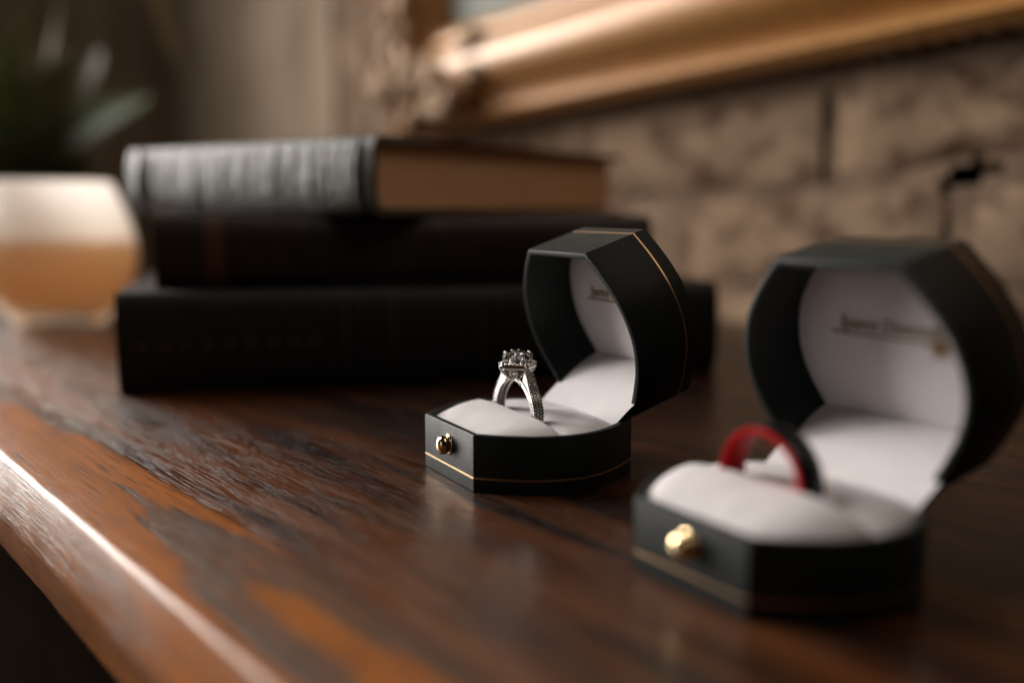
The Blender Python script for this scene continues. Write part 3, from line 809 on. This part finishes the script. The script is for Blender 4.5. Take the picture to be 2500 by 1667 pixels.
_mb = gl.n('ShaderNodeMixShader'); gl.l(_fm, _mb.inputs[0]); gl.l(_mx.outputs[0], _mb.inputs[1]); gl.l(_ma.outputs[0], _mb.inputs[2]); gl.l(_mb.outputs[0], gl.out.inputs['Surface'])
G = [(0.01, 0), (27, 0), (29.5, 1.2), (31, 4), (38, 13), (46, 25), (51, 38), (52.2, 48), (51, 60), (47.5, 74), (42, 88), (37.5, 97), (36.8, 99.5), (36, 100.2), (35.2, 99.5), (35.6, 97), (40, 87), (45.2, 74), (48.6, 60), (49.8, 48), (48.6, 38), (43.8, 26), (36, 16.5), (24, 12.6), (.01, 12)]
v, f = lathe(G, 64); jar = mesh('glass_jar', v, f, gl.m, cd, 60)
cg = NT('clear_inner_glass'); _c1 = cg.n('ShaderNodeBsdfTransparent'); _c1.inputs[0].default_value = (.97, .97, .96, 1); _c2 = cg.n('ShaderNodeBsdfGlossy'); _c2.inputs['Roughness'].default_value = .05
_c3 = cg.n('ShaderNodeMixShader'); _c3.inputs[0].default_value = .05; cg.l(_c1.outputs[0], _c3.inputs[1]); cg.l(_c2.outputs[0], _c3.inputs[2]); cg.l(_c3.outputs[0], cg.out.inputs['Surface'])
jar.data.materials.append(cg.m)
for p_ in jar.data.polygons:          # frosting is on the outside only; inner wall and floor are clear
    r_ = math.hypot(p_.center.x, p_.center.y)*1000; z_ = p_.center.z*1000
    ro_ = next((a[0]+(b[0]-a[0])*(z_-a[1])/max(1e-6, b[1]-a[1]) for a, b in zip(G[:13], G[1:14]) if a[1] <= z_ <= b[1]), 36)
    if r_ < ro_-1.2: p_.material_index = 1
wx = NT('peach_wax'); wx.set(Base_Color=wx.mix(wx.noise(wx.coord((30,)*3), 1, 3), (.96, .76, .54), (.98, .82, .60)), Roughness=.45, Subsurface_Weight=.9, Subsurface_Radius=(.06, .03, .015), Subsurface_Scale=.6)
W_ = [(.01, 12.6), (23.5, 13.2), (35.2, 17.3), (43.0, 26.6), (47.8, 38.2), (49.2, 48), (48.3, 57), (47.4, 61), (46.0, 62), (.01, 62.5)]
v, f = lathe(W_, 64); _t3 = wx.n('ShaderNodeBsdfTranslucent'); _t3.inputs[0].default_value = (.98, .72, .46, 1)
_m3 = wx.n('ShaderNodeMixShader'); _m3.inputs[0].default_value = .55; wx.l(wx.b.outputs[0], _m3.inputs[1]); wx.l(_t3.outputs[0], _m3.inputs[2]); wx.l(_m3.outputs[0], wx.out.inputs['Surface'])
mesh('wax', v, f, wx.m, cd, 60)
m = MB(); m.add(tube([(0, 0, 62), (.2, 0, 66), (.5, .2, 70)], .8, 6)); m.build('wick', SHADE_WICK, cd, 60)
fl = NT('added_inner_glow'); fl.set(Base_Color=(1, .8, .5), Emission_Color=(1.0, .93, .86), Emission_Strength=23.0)  # unseen emitter added inside to brighten the jar
v, f = lathe([(.01, 69), (2.0, 71), (3.0, 74), (2.4, 79), (1.0, 84), (.01, 87)], 16); mesh('added_flame', v, f, fl.m, cd, 60)

# ------------------------------------------------------------------ potted plant behind the candle
pl = thing('potted_plant', 'leafy green plant in a dark pot behind the candle', 'plant', (-.520, 1.060, 0))
v, f = lathe([(.01, 0), (38, 0), (40, 2), (50, 96), (53, 98), (53, 108), (49, 108), (47, 92), (.01, 90)], 40); mesh('pot', v, f, mat_simple('dark_glazed_pot', (.035, .03, .026), .4), pl, 50)
lf = NT('plant_leaf'); lf.set(Base_Color=lf.mix(lf.noise(lf.coord((14,)*3), 1, 3), (.050, .080, .030), (.12, .16, .07)), Roughness=.45, Specular_IOR_Level=.4)
lf2 = NT('olive_leaf'); lf2.set(Base_Color=lf2.mix(lf2.noise(lf2.coord((14,)*3), 1, 3), (.075, .075, .034), (.15, .14, .075)), Roughness=.5, Specular_IOR_Level=.4)
STEM = mat_simple('pale_stem', (.20, .17, .09), .6)
def leaf(p0, p1, wd, mat, droop=.15, roll=0.0):
    p0 = Vector(p0); p1 = Vector(p1); d = p1-p0; ln = d.length; d.normalize()
    side = d.cross(Vector((0, 0, 1)))
    if side.length < .1: side = d.cross(Vector((0, 1, 0)))
    side.normalize(); side = Matrix.Rotation(roll, 3, d) @ side; up = side.cross(d)
    v = []; f = []; n = 12
    for i in range(n+1):
        t_ = i/n; w = wd*max(0.0, math.sin(math.pi*t_**.75))**.55*.5 + .3
        c = p0 + d*ln*t_ + Vector((0, 0, -droop*ln*t_*t_))
        for s in (-1, -.5, 0, .5, 1): v.append(tuple(c + side*w*s + up*(abs(s)*w*.35)))
    for i in range(n):
        for j in range(4): a = i*5+j; f.append((a, a+1, a+6, a+5))
    k = len(v); v += [tuple(Vector(q)-up*.6) for q in v]; f += [tuple(k+q for q in reversed(g)) for g in f]
    edge = list(range(5)) + [i*5+4 for i in range(1, n+1)] + [n*5+j for j in range(3, -1, -1)] + [i*5 for i in range(n-1, 0, -1)]
    for a in range(len(edge)): b = edge[(a+1) % len(edge)]; f.append((edge[a], b, k+b, k+edge[a]))
    return mesh('leaf', v, f, mat, pl, 60)
for (a, b, w, mt, rl) in [((0, 0, 95), (60, -60, 180), 70, lf, .5), ((0, 0, 95), (-40, -110, 205), 80, lf, .2), ((0, 5, 95), (95, -30, 150), 44, lf, -.4), ((0, 0, 95), (-60, -20, 300), 75, lf, 1.0),
                          ((0, 0, 95), (30, -20, 330), 66, lf, .9), ((0, 0, 95), (90, 10, 290), 52, lf2, 1.2), ((-10, 0, 95), (-110, -60, 230), 80, lf, .4), ((0, 10, 95), (20, 60, 300), 60, lf2, .7),
                          ((0, 0, 95), (-20, -60, 260), 58, lf2, .9), ((0, 0, 95), (130, 40, 240), 40, lf, .8), ((5, 0, 95), (115, -10, 118), 34, lf, .1)]:
    leaf(a, b, w*1.45, mt.m, .22, rl)
m = MB(); m.add(tube([(5, 10, 92), (20, 40, 220), (35, 70, 340), (70, 100, 410), (100, 118, 395)], [4, 4, 3, 2.5, 2], 8)); m.build('stem', STEM, pl, 60)
leaf((98, 118, 398), (132, 132, 240), 24, STEM, .0, 1.2)
